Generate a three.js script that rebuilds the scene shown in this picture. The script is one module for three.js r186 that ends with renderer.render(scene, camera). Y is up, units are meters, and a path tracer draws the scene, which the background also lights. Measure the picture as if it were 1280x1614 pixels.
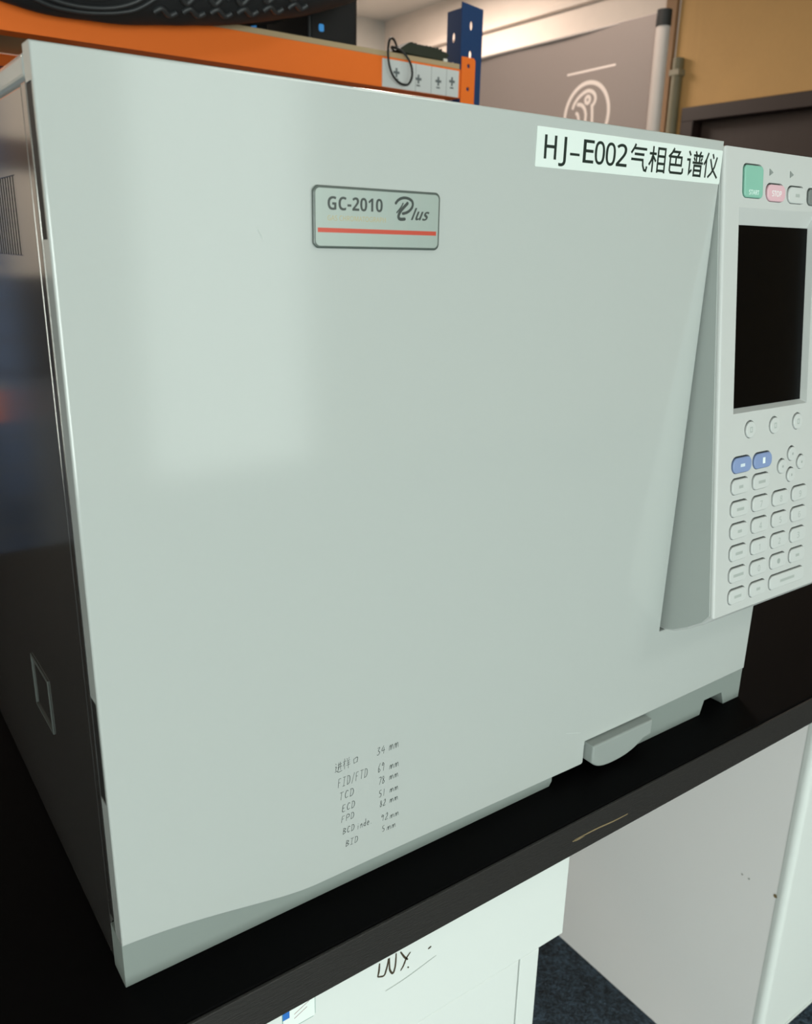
import * as THREE from 'three';
import { RoundedBoxGeometry } from 'three/addons/geometries/RoundedBoxGeometry.js';
import { ConvexGeometry } from 'three/addons/geometries/ConvexGeometry.js';
import { mergeGeometries, mergeVertices } from 'three/addons/utils/BufferGeometryUtils.js';
import { RectAreaLightUniformsLib } from 'three/addons/lights/RectAreaLightUniformsLib.js';
import { Brush, Evaluator, SUBTRACTION } from 'three-bvh-csg';

// ---------------------------------------------------------------- camera, light, exposure
// Metres. y = 0 is the bench top, the floor is at -0.75; x runs along the instrument's front, z towards the viewer.
const FLOOR = -0.75, CEIL = 2.45;
const scene = new THREE.Scene();
const camera = new THREE.PerspectiveCamera(63.05, 1280 / 1614, 0.02, 40);
camera.matrixAutoUpdate = true;
camera.position.set(-0.0841, 0.3712, 0.3556);
camera.quaternion.setFromRotationMatrix(new THREE.Matrix4().makeBasis(
  new THREE.Vector3(0.81479, 0.0207, 0.57939), new THREE.Vector3(0.15931, 0.9529, -0.25809), new THREE.Vector3(-0.55744, 0.30259, 0.77311)));
camera.focus = 0.52;
camera.userData.fStop = 15;
scene.background = new THREE.Color(0x000000);
const renderer = new THREE.WebGLRenderer({ antialias: true });
renderer.toneMapping = THREE.LinearToneMapping;
renderer.toneMappingExposure = 1.0;
renderer.shadowMap.enabled = true;
RectAreaLightUniformsLib.init();
function areaLight(name, color, intensity, w, h, pos, to) {
  const l = new THREE.RectAreaLight(color, intensity, w, h); l.name = name;
  l.position.set(...pos); l.lookAt(...to); scene.add(l); return l;
}
// daylight from the wide window in the wall behind the camera
areaLight('window_daylight', 0xecf6f1, 10.8, 3.8, 1.25, [-1.45, -0.07, 3.43], [-1.45, -0.07, 0]);
areaLight('window_daylight', 0xecf6f1, 1.7, 0.86, 2.38, [1.6, 0.48, 3.43], [1.6, 0.48, 0]);
// fluorescent panels in the ceiling: added neutral fill over the bench, warm over the far end
areaLight('ceiling_panel_light', 0xf6fbf4, 9, 1.2, 0.6, [1.9, 2.415, 2.0], [1.9, 0, 2.0]);  // unseen panel added to brighten the right of the instrument front
areaLight('ceiling_panel_light', 0xffeedf, 25, 1.2, 0.6, [1.9, 2.415, -2.4], [1.9, 0, -2.4]);
areaLight('ceiling_panel_light', 0xffecdc, 52, 1.2, 0.6, [3.6, 2.415, -5.6], [3.6, 0, -5.6]);
areaLight('ceiling_panel_light', 0xffe6cf, 30, 1.2, 0.6, [-1.6, 2.415, -5.6], [-1.6, 0, -5.6]);  // unseen panel added to brighten the wall that the side panel reflects

// ---------------------------------------------------------------- helpers
const V = (x, y, z) => new THREE.Vector3(x, y, z);
const taken = new Map();
function numbered(n) { const k = taken.get(n) ?? 0; taken.set(n, k + 1); return k ? `${n}_${String(k).padStart(3, '0')}` : n; }
function thing(name, label, category, pos = [0, 0, 0], group) {
  const o = new THREE.Group(); o.name = numbered(name); o.position.set(...pos); scene.add(o);
  o.userData = { label, category }; if (group) o.userData.group = group; return o;
}
function tag(o, label, category, group) { o.userData = { label, category }; if (group) o.userData.group = group; return o; }
function plain(g) { const r = g.index ? g.toNonIndexed() : g; for (const k of Object.keys(r.attributes)) if (!['position', 'normal', 'uv'].includes(k)) r.deleteAttribute(k); return r; }
function merged(list) { return list.length === 1 ? list[0] : mergeGeometries(list.map(plain)); }
function obj(name, geo, mat, parent = scene, label) {
  const m = new THREE.Mesh(Array.isArray(geo) ? merged(geo) : geo, mat);
  m.name = parent === scene ? numbered(name) : name; if (label) m.userData.label = label; parent.add(m); return m;
}
function struct(name, geo, mat, parent = scene) { const m = obj(name, geo, mat, parent); if (parent === scene) m.userData.kind = 'structure'; return m; }
function box(x0, x1, y0, y1, z0, z1, r = 0) {
  const w = x1 - x0, h = y1 - y0, d = z1 - z0;
  const g = r ? new RoundedBoxGeometry(w, h, d, 2, r) : new THREE.BoxGeometry(w, h, d);
  return g.translate((x0 + x1) / 2, (y0 + y1) / 2, (z0 + z1) / 2);
}
function shapeOf(pts) { const s = new THREE.Shape(); pts.forEach(([x, y], i) => (i ? s.lineTo(x, y) : s.moveTo(x, y))); s.closePath(); return s; }
function roundRect(x0, y0, x1, y1, r, S = THREE.Shape) {
  const s = new S();
  s.moveTo(x0 + r, y0); s.lineTo(x1 - r, y0); s.absarc(x1 - r, y0 + r, r, -Math.PI / 2, 0); s.lineTo(x1, y1 - r); s.absarc(x1 - r, y1 - r, r, 0, Math.PI / 2);
  s.lineTo(x0 + r, y1); s.absarc(x0 + r, y1 - r, r, Math.PI / 2, Math.PI); s.lineTo(x0, y0 + r); s.absarc(x0 + r, y0 + r, r, Math.PI, Math.PI * 1.5); return s;
}
// a slab whose front face lies at z = front; the bevel stays inside the outline
function slab(shape, front, thick, bevel = 0.001, seg = 3, curve = 10) {
  const g = new THREE.ExtrudeGeometry(shape, { depth: thick - 2 * bevel, bevelEnabled: bevel > 0, bevelThickness: bevel, bevelSize: bevel, bevelOffset: -bevel, bevelSegments: seg, curveSegments: curve });
  return g.translate(0, 0, front - thick + bevel);
}
function uvOver(g, x0, x1, y0, y1) {          // planar uv in the object's own xy
  const p = g.attributes.position, uv = new Float32Array(p.count * 2);
  for (let i = 0; i < p.count; i++) { uv[2 * i] = (p.getX(i) - x0) / (x1 - x0); uv[2 * i + 1] = (p.getY(i) - y0) / (y1 - y0); }
  g.setAttribute('uv', new THREE.BufferAttribute(uv, 2)); return g;
}
function tube(pts, r, seg = 40, sides = 8) { return new THREE.TubeGeometry(new THREE.CatmullRomCurve3(pts.map((p) => V(...p))), seg, r, sides); }
function canvasMap(w, h, draw) {
  const c = document.createElement('canvas'); c.width = w; c.height = h; draw(c.getContext('2d'), w, h);
  const t = new THREE.CanvasTexture(c); t.colorSpace = THREE.SRGBColorSpace; t.magFilter = THREE.LinearFilter; t.anisotropy = 8; return t;
}
function rng(s) { return () => { s = (s * 1664525 + 1013904223) >>> 0; return s / 4294967296; }; }
function noiseMap(size, seed, lo, hi, layers, srgb = false, tint = [1, 1, 1]) {   // tiling value noise, several octaves
  const R = rng(seed), a = new Float32Array(size * size);
  for (const [cells, amp, stretch = 1] of layers) {
    const cy = Math.max(1, Math.round(cells / stretch)), g = Float32Array.from({ length: cells * cy }, R);
    for (let y = 0; y < size; y++) for (let x = 0; x < size; x++) {
      const fx = (x / size) * cells, fy = (y / size) * cy, ix = Math.floor(fx), iy = Math.floor(fy), u = fx - ix, v = fy - iy;
      const q = (i, j) => g[((iy + j) % cy) * cells + ((ix + i) % cells)], s = u * u * (3 - 2 * u), t = v * v * (3 - 2 * v);
      a[y * size + x] += amp * ((q(0, 0) * (1 - s) + q(1, 0) * s) * (1 - t) + (q(0, 1) * (1 - s) + q(1, 1) * s) * t);
    }
  }
  const sum = layers.reduce((n, l) => n + l[1], 0), d = new Uint8Array(size * size * 4);
  for (let i = 0; i < a.length; i++) { const v = lo + (hi - lo) * (a[i] / sum); for (let c = 0; c < 3; c++) d[4 * i + c] = Math.min(255, v * 255 * tint[c]); d[4 * i + 3] = 255; }
  const t = new THREE.DataTexture(d, size, size); t.magFilter = THREE.LinearFilter; t.minFilter = THREE.LinearMipmapLinearFilter; t.generateMipmaps = true;
  t.wrapS = t.wrapT = THREE.RepeatWrapping; if (srgb) t.colorSpace = THREE.SRGBColorSpace; t.needsUpdate = true; return t;
}
function rep(t, x, y = x) { const c = t.clone(); c.repeat.set(x, y); c.needsUpdate = true; return c; }
function std(color, roughness = 0.5, o = {}) { return new THREE.MeshPhysicalMaterial({ color, roughness, ...o }); }
// flat pen strokes as thin ribbons lying on a plane z = z0 (front side +z)
function ribbons(lines, width, z0) {
  const out = [];
  for (const l of lines) {
    const c = l.length > 2 ? new THREE.CatmullRomCurve3(l.map(([x, y]) => V(x, y, 0)), false, 'centripetal') : null;
    const pts = c ? c.getPoints(l.length * 5) : l.map(([x, y]) => V(x, y, 0)), pos = [], idx = [];
    pts.forEach((p, i) => {
      const a = pts[Math.max(0, i - 1)], b = pts[Math.min(pts.length - 1, i + 1)], d = b.clone().sub(a).normalize(), n = V(-d.y, d.x, 0);
      const w = (width / 2) * (0.75 + 0.4 * Math.sin(Math.PI * (i / (pts.length - 1))));
      pos.push(p.x + n.x * w, p.y + n.y * w, z0, p.x - n.x * w, p.y - n.y * w, z0);
      if (i) { const k = 2 * i; idx.push(k - 2, k - 1, k, k, k - 1, k + 1); }
    });
    const g = new THREE.BufferGeometry(); g.setAttribute('position', new THREE.Float32BufferAttribute(pos, 3));
    g.setAttribute('uv', new THREE.Float32BufferAttribute(new Float32Array((pos.length / 3) * 2), 2)); g.setIndex(idx); g.computeVertexNormals(); out.push(g);
  }
  return merged(out);
}
const evaluator = new Evaluator(); evaluator.attributes = ['position', 'normal', 'uv'];
const solid = (g) => { if (!g.attributes.uv) g.setAttribute('uv', new THREE.BufferAttribute(new Float32Array(g.attributes.position.count * 2), 2)); const b = new Brush(g); b.updateMatrixWorld(); return b; };
function cut(base, tools) { let r = solid(base); for (const t of tools) r = evaluator.evaluate(r, solid(t), SUBTRACTION); const g = r.geometry; g.clearGroups(); return g; }

// ---------------------------------------------------------------- materials
const fineBump = noiseMap(256, 11, 0, 1, [[128, 1], [64, 0.6]]);
const smudge = noiseMap(256, 17, 0.3, 0.62, [[4, 1], [9, 0.7], [40, 0.3]]);
const M = {
  door: std(new THREE.Color().setRGB(0.4, 0.428, 0.413), 0.11),
  console: std(new THREE.Color().setRGB(0.475, 0.495, 0.482), 0.45),
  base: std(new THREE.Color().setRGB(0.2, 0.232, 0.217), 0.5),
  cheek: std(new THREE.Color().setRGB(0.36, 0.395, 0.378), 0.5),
  handle: std(new THREE.Color().setRGB(0.26, 0.29, 0.277), 0.4),
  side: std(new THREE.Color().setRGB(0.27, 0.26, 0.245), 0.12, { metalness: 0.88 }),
  dark: std(0x141514, 0.6), rubber: std(0x3a3f3c, 0.7), black: std(0x0b0b0c, 0.5),
  lcd: std(0x030303, 0.4, { specularIntensity: 0.12 }),
  pen: std(0x39403d, 0.8), key: std(new THREE.Color().setRGB(0.56, 0.6, 0.58), 0.5),
  bench: std(0x070708, 0.62, { specularIntensity: 0.08 }), benchEdge: std(0x161310, 0.65, { bumpMap: rep(fineBump, 8, 1), bumpScale: 0.0002 }),
  chip: std(0x75664a, 0.9),
  white: std(new THREE.Color().setRGB(0.67, 0.71, 0.685), 0.45), whiteWarm: std(new THREE.Color().setRGB(0.9, 0.89, 0.88), 0.5), whiteEdge: std(new THREE.Color().setRGB(0.8, 0.8, 0.8), 0.45),
  orange: std(new THREE.Color().setRGB(0.85, 0.17, 0.02), 0.6, { specularIntensity: 0.5 }), blue: std(new THREE.Color().setRGB(0.003, 0.034, 0.12), 0.5), board: std(0xb09a78, 0.8),
};

// ---------------------------------------------------------------- the room
const carpet = noiseMap(512, 5, 0.1, 0.4, [[256, 1], [64, 0.5], [12, 0.25]], true, [0.8, 1, 1.18]);
const floorMat = std(0xffffff, 0.95, { map: rep(carpet, 10), bumpMap: rep(fineBump, 40), bumpScale: 0.003 });
const X0 = -3.5, X1 = 5.02, Z0 = -7.25, Z1 = 3.5;
struct('floor', box(X0 - 0.15, X1 + 0.15, FLOOR - 0.1, FLOOR, Z0 - 0.15, Z1 + 0.15), floorMat);
struct('ceiling', box(X0 - 0.15, X1 + 0.15, CEIL, CEIL + 0.12, Z0 - 0.15, Z1 + 0.15), std(new THREE.Color().setRGB(0.7, 0.68, 0.64), 0.9));
const plaster = noiseMap(256, 9, 0.92, 1, [[8, 1], [60, 0.5]]);
const wallWhite = std(new THREE.Color().setRGB(0.76, 0.67, 0.6), 0.85, { map: plaster });
const wallPale = std(new THREE.Color().setRGB(0.62, 0.6, 0.56), 0.85, { map: plaster });
const yellowPaint = std(new THREE.Color().setRGB(0.5, 0.3, 0.11), 0.75, { map: plaster });
const wb = struct('wall_back', box(X0, X1, FLOOR, CEIL, Z0 - 0.15, Z0), wallPale);
obj('added_dark_panel', box(X0, X1, FLOOR, 0.08, Z0, Z0 + 0.03, 0.004), std(0x1c1715, 0.6), wb);  // unseen dark panel added so the instrument's side reflects dark low down
obj('added_brown_band', box(X0, X1, 0.9, 1.12, Z0, Z0 + 0.03, 0.006), std(0x4a3626, 0.6), wb);  // unseen band added for the brown stripe reflected in the instrument's side
struct('wall_left', box(X0 - 0.15, X0, FLOOR, CEIL, Z0 - 0.15, Z1 + 0.15), std(new THREE.Color().setRGB(0.78, 0.77, 0.75), 0.85, { map: plaster }));
// right wall: an opening for the door is left in it
const dz0 = -3.55, dz1 = -2.55, dTop = 1.25;
const wr = struct('wall_right', [box(X1, X1 + 0.15, FLOOR, CEIL, -3.73, dz0), box(X1, X1 + 0.15, FLOOR, CEIL, dz1, Z1), box(X1, X1 + 0.15, dTop, CEIL, dz0, dz1)], yellowPaint);
obj('white_section', box(X1, X1 + 0.15, FLOOR, CEIL, Z0 - 0.15, -3.73), wallWhite, wr);
obj('ledge', [box(X1 - 0.05, X1, 2.1, 2.135, Z0, -3.84, 0.004), box(X1 - 0.025, X1, 2.135, 2.17, Z0, -3.84, 0.004)], wallWhite, wr);
obj('end_trim', box(X1 - 0.03, X1, FLOOR, CEIL, -3.83, -3.74, 0.004), std(0x8a6a4a, 0.7), wr);
obj('cable', tube([[X1 - 0.01, 2.42, -3.15], [X1 - 0.015, 2.1, -3.25], [X1 - 0.01, 1.98, -3.29], [X1 - 0.012, 1.93, -3.36]], 0.006), M.dark, wr);
// front wall with the wide window behind the camera
const wx0 = -3.4, wx1 = 0.5, wy0 = -0.72, wy1 = 0.58, vx0 = 1.15, vx1 = 2.05, vy0 = -0.74, vy1 = 1.7;
struct('wall_front', [box(X0, wx0, FLOOR, CEIL, Z1, Z1 + 0.15), box(wx0, wx1, FLOOR, wy0, Z1, Z1 + 0.15), box(wx0, wx1, wy1, CEIL, Z1, Z1 + 0.15), box(wx1, vx0, FLOOR, CEIL, Z1, Z1 + 0.15),
  box(vx0, vx1, FLOOR, vy0, Z1, Z1 + 0.15), box(vx0, vx1, vy1, CEIL, Z1, Z1 + 0.15), box(vx1, X1, FLOOR, CEIL, Z1, Z1 + 0.15)], wallPale);
for (const [n, x0, x1, y0, y1, mull, glow] of [['window_1', wx0, wx1, wy0, wy1, -1.45, 1.2], ['window_2', vx0, vx1, vy0, vy1, 0, 0.9]]) {
  const fr = [box(x0, x1, y0, y0 + 0.05, Z1 + 0.02, Z1 + 0.08), box(x0, x1, y1 - 0.05, y1, Z1 + 0.02, Z1 + 0.08), box(x0, x0 + 0.05, y0, y1, Z1 + 0.02, Z1 + 0.08), box(x1 - 0.05, x1, y0, y1, Z1 + 0.02, Z1 + 0.08)];
  if (mull) fr.push(box(mull - 0.03, mull + 0.03, y0, y1, Z1 + 0.02, Z1 + 0.08));
  const win = struct(n, fr, M.whiteWarm);
  obj('window_pane', box(x0, x1, y0, y1, Z1 + 0.09, Z1 + 0.1), std(0xdfe8e4, 0.3, { emissive: 0xe9f7f0, emissiveIntensity: glow }), win);
}
// brown door with its frame
const brown = std(0x2b201c, 0.5, { bumpMap: rep(noiseMap(256, 21, 0, 1, [[48, 1, 12], [20, 0.6, 8]]), 1), bumpScale: 0.001 }), brownFrame = std(0x241713, 0.45);
const dr = struct('door_1', box(X1 + 0.05, X1 + 0.09, FLOOR + 0.01, dTop - 0.04, dz0 + 0.05, dz1 - 0.05, 0.004), brown);
obj('door_frame', [box(X1 - 0.03, X1 + 0.12, FLOOR, dTop + 0.05, dz0 - 0.06, dz0 + 0.04, 0.006), box(X1 - 0.03, X1 + 0.12, FLOOR, dTop + 0.05, dz1 - 0.04, dz1 + 0.06, 0.006), box(X1 - 0.032, X1 + 0.12, dTop - 0.04, dTop + 0.05, dz0 - 0.06, dz1 + 0.06, 0.006)], brownFrame, dr);
obj('door_handle', [box(X1 + 0.02, X1 + 0.05, 0.26, 0.29, dz1 - 0.16, dz1 - 0.13, 0.004), box(X1 + 0.0, X1 + 0.02, 0.265, 0.285, dz1 - 0.27, dz1 - 0.13, 0.004)], std(0x8c8c88, 0.3, { metalness: 1 }), dr);
// ceiling light panels, the neutral and the back-left one added for fill
[[1.9, 2.0, 1.2, 0.6, 0xf6fbf4], [1.9, -2.4, 1.2, 0.6, 0xffeedf], [3.6, -5.6, 1.2, 0.6, 0xffecdc], [-1.6, -5.6, 1.2, 0.6, 0xffe6cf]].forEach(([x, z, w, d, c], i) => {
  const t = thing('ceiling_light', ['added neutral white ceiling light panel in front of the bench, nearest the window', 'warm ceiling light panel above the banner, nearer the rack', 'warm ceiling light panel near the back wall, above the banner end', 'added warm ceiling light panel near the back wall, on the left'][i], 'light', [x, CEIL, z]);
  obj('frame', [box(-w / 2 - 0.02, w / 2 + 0.02, -0.03, 0, d / 2, d / 2 + 0.02), box(-w / 2 - 0.02, w / 2 + 0.02, -0.03, 0, -d / 2 - 0.02, -d / 2), box(-w / 2 - 0.02, -w / 2, -0.03, 0, -d / 2, d / 2), box(w / 2, w / 2 + 0.02, -0.03, 0, -d / 2, d / 2)], M.whiteWarm, t);
  obj('diffuser', box(-w / 2, w / 2, -0.025, -0.005, -d / 2, d / 2), std(0xffffff, 0.6, { emissive: c, emissiveIntensity: 1.5 }), t);
});

// ---------------------------------------------------------------- lab bench
{
  const t = thing('lab_bench', 'black lab bench with a dark edge band and white apron, carrying the chromatograph', 'bench', [0.5, FLOOR, -0.34]);
  const o = (g) => g.translate(-0.5, -FLOOR, 0.34);
  obj('benchtop', o(box(-0.75, 1.75, -0.027, 0, -0.72, 0.0355, 0.002)), M.bench, t);
  obj('edge_band', o(box(-0.75, 1.75, -0.0272, -0.0006, 0.0355, 0.0375, 0.0007)), M.benchEdge, t, 'scuffed dark brown edge band');
  obj('edge_chip', o(ribbons([[[0.2935, -0.0146], [0.305, -0.0148], [0.318, -0.0152], [0.334, -0.0165], [0.349, -0.0168]], [[0.292, -0.0149], [0.298, -0.0156], [0.304, -0.0154]]], 0.0011, 0.03765)), M.chip, t, 'pale scratch in the edge band');
  obj('apron', o(box(-0.7, 0.394, -0.2205, -0.0272, -0.068, -0.05, 0.0006)), M.white, t, 'white apron panel under the top');
  for (const x of [-0.7, 1.66]) obj('leg', o(box(x, x + 0.05, FLOOR, -0.0272, -0.7, -0.65, 0.002)), M.whiteWarm, t);
  // handwriting and pen marks on the apron, half hidden by the bench edge
  const y = (v) => -v / 1000, P = (a) => a.map(([u, v]) => [u / 1000, y(v)]);
  obj('handwriting', o(ribbons([P([[193, 138], [192.4, 145.6], [191.5, 150]]), P([[191.5, 150], [197.2, 152], [199, 148], [200.4, 143], [201, 138]]), P([[201.8, 138], [202, 145], [202.6, 150.2], [205.4, 154.7], [207.2, 150], [207.9, 142], [208, 137]]), P([[212, 138], [216.4, 146], [219.3, 149.5]]), P([[221.5, 143.5], [218, 147], [215, 153.2], [212.5, 156.5]]), P([[219, 156.5], [220.3, 158]]), P([[238.6, 150.2], [240.6, 149.7], [241.6, 149.2]])], 0.0015, -0.0498)), std(0x3d3322, 0.8), t, 'brown marker writing');
  obj('pen_line', o(ribbons([P([[198.8, 168], [210, 167.4], [222, 166], [236, 163.5], [247, 161.4]])], 0.0005, -0.0498)), std(0x8f9994, 0.8), t);
}
// sticker on the apron
{
  const map = canvasMap(512, 400, (c, w, h) => {
    c.fillStyle = '#e4ece8'; c.fillRect(0, 0, w, h); c.fillStyle = '#2f6fc0'; c.fillRect(0, 0, 110, 260); c.fillStyle = '#dfe8ee'; c.fillRect(26, 120, 30, 50);
    c.strokeStyle = '#8a6a6a'; c.lineWidth = 8; for (const [a, b, e, f] of [[220, 150, 330, 120], [180, 250, 420, 180], [180, 300, 380, 240]]) { c.beginPath(); c.moveTo(a, b); c.lineTo(e, f); c.stroke(); }
    c.strokeStyle = '#5f8a80'; c.lineWidth = 7; c.strokeRect(4, 4, w - 8, h - 8);
  });
  const t = tag(obj('sticker', uvOver(slab(roundRect(0, 0, 0.026, 0.03, 0.003), 0.0006, 0.0006, 0), 0, 0.026, 0, 0.03), std(0xffffff, 0.5, { map })), 'small white sticker with blue corner on the white apron below the bench edge', 'sticker');
  t.position.set(0.112, -0.152, -0.05);
}
// white base cabinet under the apron
{
  const t = thing('base_cabinet', 'white cabinet with a flush door standing under the apron of the black bench', 'cabinet', [0, FLOOR, -0.3]);
  const o = (g) => g.translate(0, -FLOOR, 0.3);
  obj('carcass', o(box(-0.55, 0.365, FLOOR + 0.06, -0.2207, -0.6, -0.0665, 0.0015)), M.white, t);
  obj('stile', o(box(0.3425, 0.365, FLOOR + 0.06, -0.2207, -0.0665, -0.05, 0.001)), M.white, t);
  obj('door', o(box(-0.1, 0.3405, FLOOR + 0.07, -0.2207, -0.0664, -0.0501, 0.0006)), M.white, t);
  obj('door', o(box(-0.545, -0.103, FLOOR + 0.07, -0.2207, -0.0664, -0.0501, 0.0006)), M.white, t);
  obj('plinth', o(box(-0.53, 0.35, FLOOR, FLOOR + 0.06, -0.58, -0.1)), M.dark, t);
}
// right-hand cabinet with a large bare side panel
{
  const t = thing('side_cabinet', 'pale grey-white cabinet with a large bare side panel, right of the white base cabinet', 'cabinet', [1.1, FLOOR, -0.35]);
  const o = (g) => g.translate(-1.1, -FLOOR, 0.35);
  obj('side_panel', o(box(0.812, 0.83, FLOOR, -0.03, -0.69, -0.0615, 0.0012)), M.whiteWarm, t);
  obj('carcass', o(box(0.8302, 1.5, FLOOR + 0.095, -0.031, -0.69, -0.075)), M.whiteWarm, t);
  const door = obj('door', o(box(0.8115, 1.155, FLOOR + 0.094, -0.031, -0.0725, -0.052, 0.009)), M.white, t);
  obj('edge_rail', o(box(0.83, 1.14, FLOOR + 0.102, FLOOR + 0.106, -0.0521, -0.0505, 0.0006)), M.white, door);
  obj('door', o(box(1.158, 1.5, FLOOR + 0.094, -0.031, -0.071, -0.052, 0.0018)), M.white, t);
  obj('plinth', o(box(0.8302, 1.49, FLOOR, FLOOR + 0.094, -0.66, -0.14)), M.dark, t);
  const spot = (z, y, r) => new THREE.CylinderGeometry(r, r, 0.0006, 12).rotateZ(Math.PI / 2).translate(0.8119, y, z);
obj('screw_hole', o(spot(-0.0665, -0.4051, 0.0026)), std(0x7a6844, 0.8), t, 'brown stained screw hole');
  for (const z of [-0.1137, -0.1038]) obj('mark', o(spot(z, -0.4055, 0.0013)), std(0x9a9a96, 0.8), t, 'faint grey mark');
}

// ---------------------------------------------------------------- gas chromatograph
const W = 0.538, H = 0.44, D = 0.53, CX = 0.4178;
const gc = thing('gas_chromatograph', 'large grey-green laboratory instrument with front door and slanted keypad console on the black bench', 'instrument', [0.269, 0, -0.26]);
const G = (g) => g.translate(-0.269, 0, 0.26);
{
  // housing: core, left side sheet with a louvre opening, top and right sheets
  obj('housing', G(merged([box(0.002, W - 0.002, 0.03, H - 0.003, -D, -0.028, 0.002), box(0.0, W, H - 0.012, H - 0.0012, -D, -0.0005 - 0.012, 0.003)])), M.door, gc);
  const vent = { z0: -0.135, z1: -0.0485, y0: 0.3645, y1: 0.3965 };
  const sh = shapeOf([[-D, 0.004], [-0.0205, 0.004], [-0.0205, H - 0.013], [-D, H - 0.013]]);
  const hole = new THREE.Path(); hole.moveTo(vent.z0, vent.y0); hole.lineTo(vent.z0, vent.y1); hole.lineTo(vent.z1, vent.y1); hole.lineTo(vent.z1, vent.y0); hole.closePath(); sh.holes.push(hole);
  const sheet = slab(sh, 0, 0.0018, 0.0004, 2).rotateY(-Math.PI / 2);                   // drawn in z-y, turned to face -x
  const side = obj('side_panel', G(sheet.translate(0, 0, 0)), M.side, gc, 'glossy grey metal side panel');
  for (let i = 0; i < 17; i++) { const z = vent.z1 - 0.0026 - i * 0.0051; obj('louvre', G(box(0.0003, 0.0018, vent.y0, vent.y1, z - 0.0014, z + 0.0014)), M.side, side); }
  obj('vent_backing', G(box(0.00185, 0.00197, vent.y0, vent.y1, vent.z0, vent.z1)), M.dark, side);  // plain dark sheet closing the slots behind the louvres
  obj('hand_grip', G(cut(box(-0.0008, 0.0, 0.095, 0.13, -0.15, -0.1075, 0.0003), [box(-0.002, 0.001, 0.0965, 0.1285, -0.1485, -0.109)])), M.rubber, side);
  // front frame strips seen past the door's edge
  obj('frame_strip', G(box(0.0, 0.004, 0.0345, H - 0.012, -0.0202, -0.0128, 0.0006)), M.side, gc);
  for (const x of [0.03, W - 0.07]) obj('rear_foot', G(box(x, x + 0.04, 0, 0.007, -0.5, -0.46, 0.002)), M.dark, gc);

  // base front: darker plastic with cut-outs along its foot
  const b = shapeOf([[0, 0.0], [0.3065, 0], [0.309, 0.0035], [0.309, 0.022], [0.404, 0.022], [0.404, 0.0], [0.483, 0], [0.487, 0.0125], [0.511, 0.0125], [0.516, 0], [W, 0], [W, 0.0283], [W - 0.003, 0.0283], [W - 0.003, 0.036], [0.003, 0.036], [0.003, 0.0274], [0, 0.0274]]);
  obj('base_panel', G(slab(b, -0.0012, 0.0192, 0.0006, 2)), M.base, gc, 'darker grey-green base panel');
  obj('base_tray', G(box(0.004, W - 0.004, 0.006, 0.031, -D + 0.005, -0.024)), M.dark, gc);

  // door: one moulded sheet, stepped round the console and along the bottom
  const s = new THREE.Shape();
  s.moveTo(0.0, H); s.lineTo(0.0, 0.0276); s.bezierCurveTo(0.03, 0.0255, 0.05, 0.021, 0.074, 0.0158); s.bezierCurveTo(0.09, 0.0125, 0.1, 0.0103, 0.114, 0.0099);
  s.lineTo(0.16, 0.0097); s.lineTo(0.335, 0.0073); s.absarc(0.3372, 0.0098, 0.0025, -Math.PI / 2, 0); s.lineTo(0.3397, 0.0262); s.lineTo(0.4085, 0.0265); s.lineTo(W, 0.0285); s.lineTo(W, 0.0967);
  s.lineTo(0.4145, 0.0962); s.quadraticCurveTo(0.4128, 0.0962, 0.4129, 0.098); s.lineTo(0.4168, 0.41); s.lineTo(0.4172, H); s.closePath();
  let dg = slab(s, 0, 0.0125, 0.0012, 3, 12);
  const notch = [box(-0.001, 0.0022, 0.371, 0.427, -0.0135, -0.0028), box(-0.001, 0.0015, 0.111, 0.1665, -0.0135, -0.003)];
  dg = cut(dg, notch);
  const door = obj('door', G(dg), M.door, gc, 'large pale grey-green front door');
  for (const g of [box(0.0004, 0.0021, 0.3712, 0.4268, -0.0124, -0.0032), box(0.0003, 0.0014, 0.1112, 0.1663, -0.0124, -0.0033)]) obj('hinge_slot_fill', G(g), M.dark, door, 'dark fill in the hinge slot of the door edge');  // dark slabs stand in for the shade inside the hinge slots
  // handle tab under the door
  const hs = new THREE.Shape(); hs.moveTo(0.3407, 0.0255); hs.lineTo(0.3407, 0.0115); hs.bezierCurveTo(0.346, 0.0052, 0.354, 0.0035, 0.365, 0.0035); hs.bezierCurveTo(0.38, 0.0035, 0.39, 0.0065, 0.398, 0.012); hs.lineTo(0.4075, 0.013); hs.lineTo(0.4075, 0.0258); hs.closePath();
  obj('handle', G(slab(hs, 0.0075, 0.016, 0.0016, 4, 14)), M.handle, door, 'grey moulded pull handle');
  // badge
  const bx0 = 0.1153, bx1 = 0.1883, by0 = 0.3698, by1 = 0.3973;
  const bmap = canvasMap(1460, 550, (c, w, h) => {
    const gr = c.createLinearGradient(0, 0, w, 0); gr.addColorStop(0, '#9da8a2'); gr.addColorStop(1, '#94a09a'); c.fillStyle = gr; c.fillRect(0, 0, w, h);
    c.strokeStyle = '#47514c'; c.lineWidth = 26; c.beginPath(); c.roundRect(10, 10, w - 20, h - 20, 60); c.stroke();  // dark rim put into the map as the domed edge's reflection
    c.fillStyle = '#2c3532'; c.save(); c.translate(142, 208); c.scale(0.98, 1); c.font = 'bold 164px sans-serif'; c.fillText('GC-2010', 0, 0, 735); c.restore();
    c.fillStyle = '#a89a6e'; c.font = '62px sans-serif'; c.fillText('GAS CHROMATOGRAPH', 146, 302, 740);
    c.fillStyle = '#b5402c'; c.fillRect(45, 368, w - 90, 40);
    // "Plus" with a swept capital
    c.strokeStyle = '#2c3532'; c.lineCap = 'round'; c.lineJoin = 'round';
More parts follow.
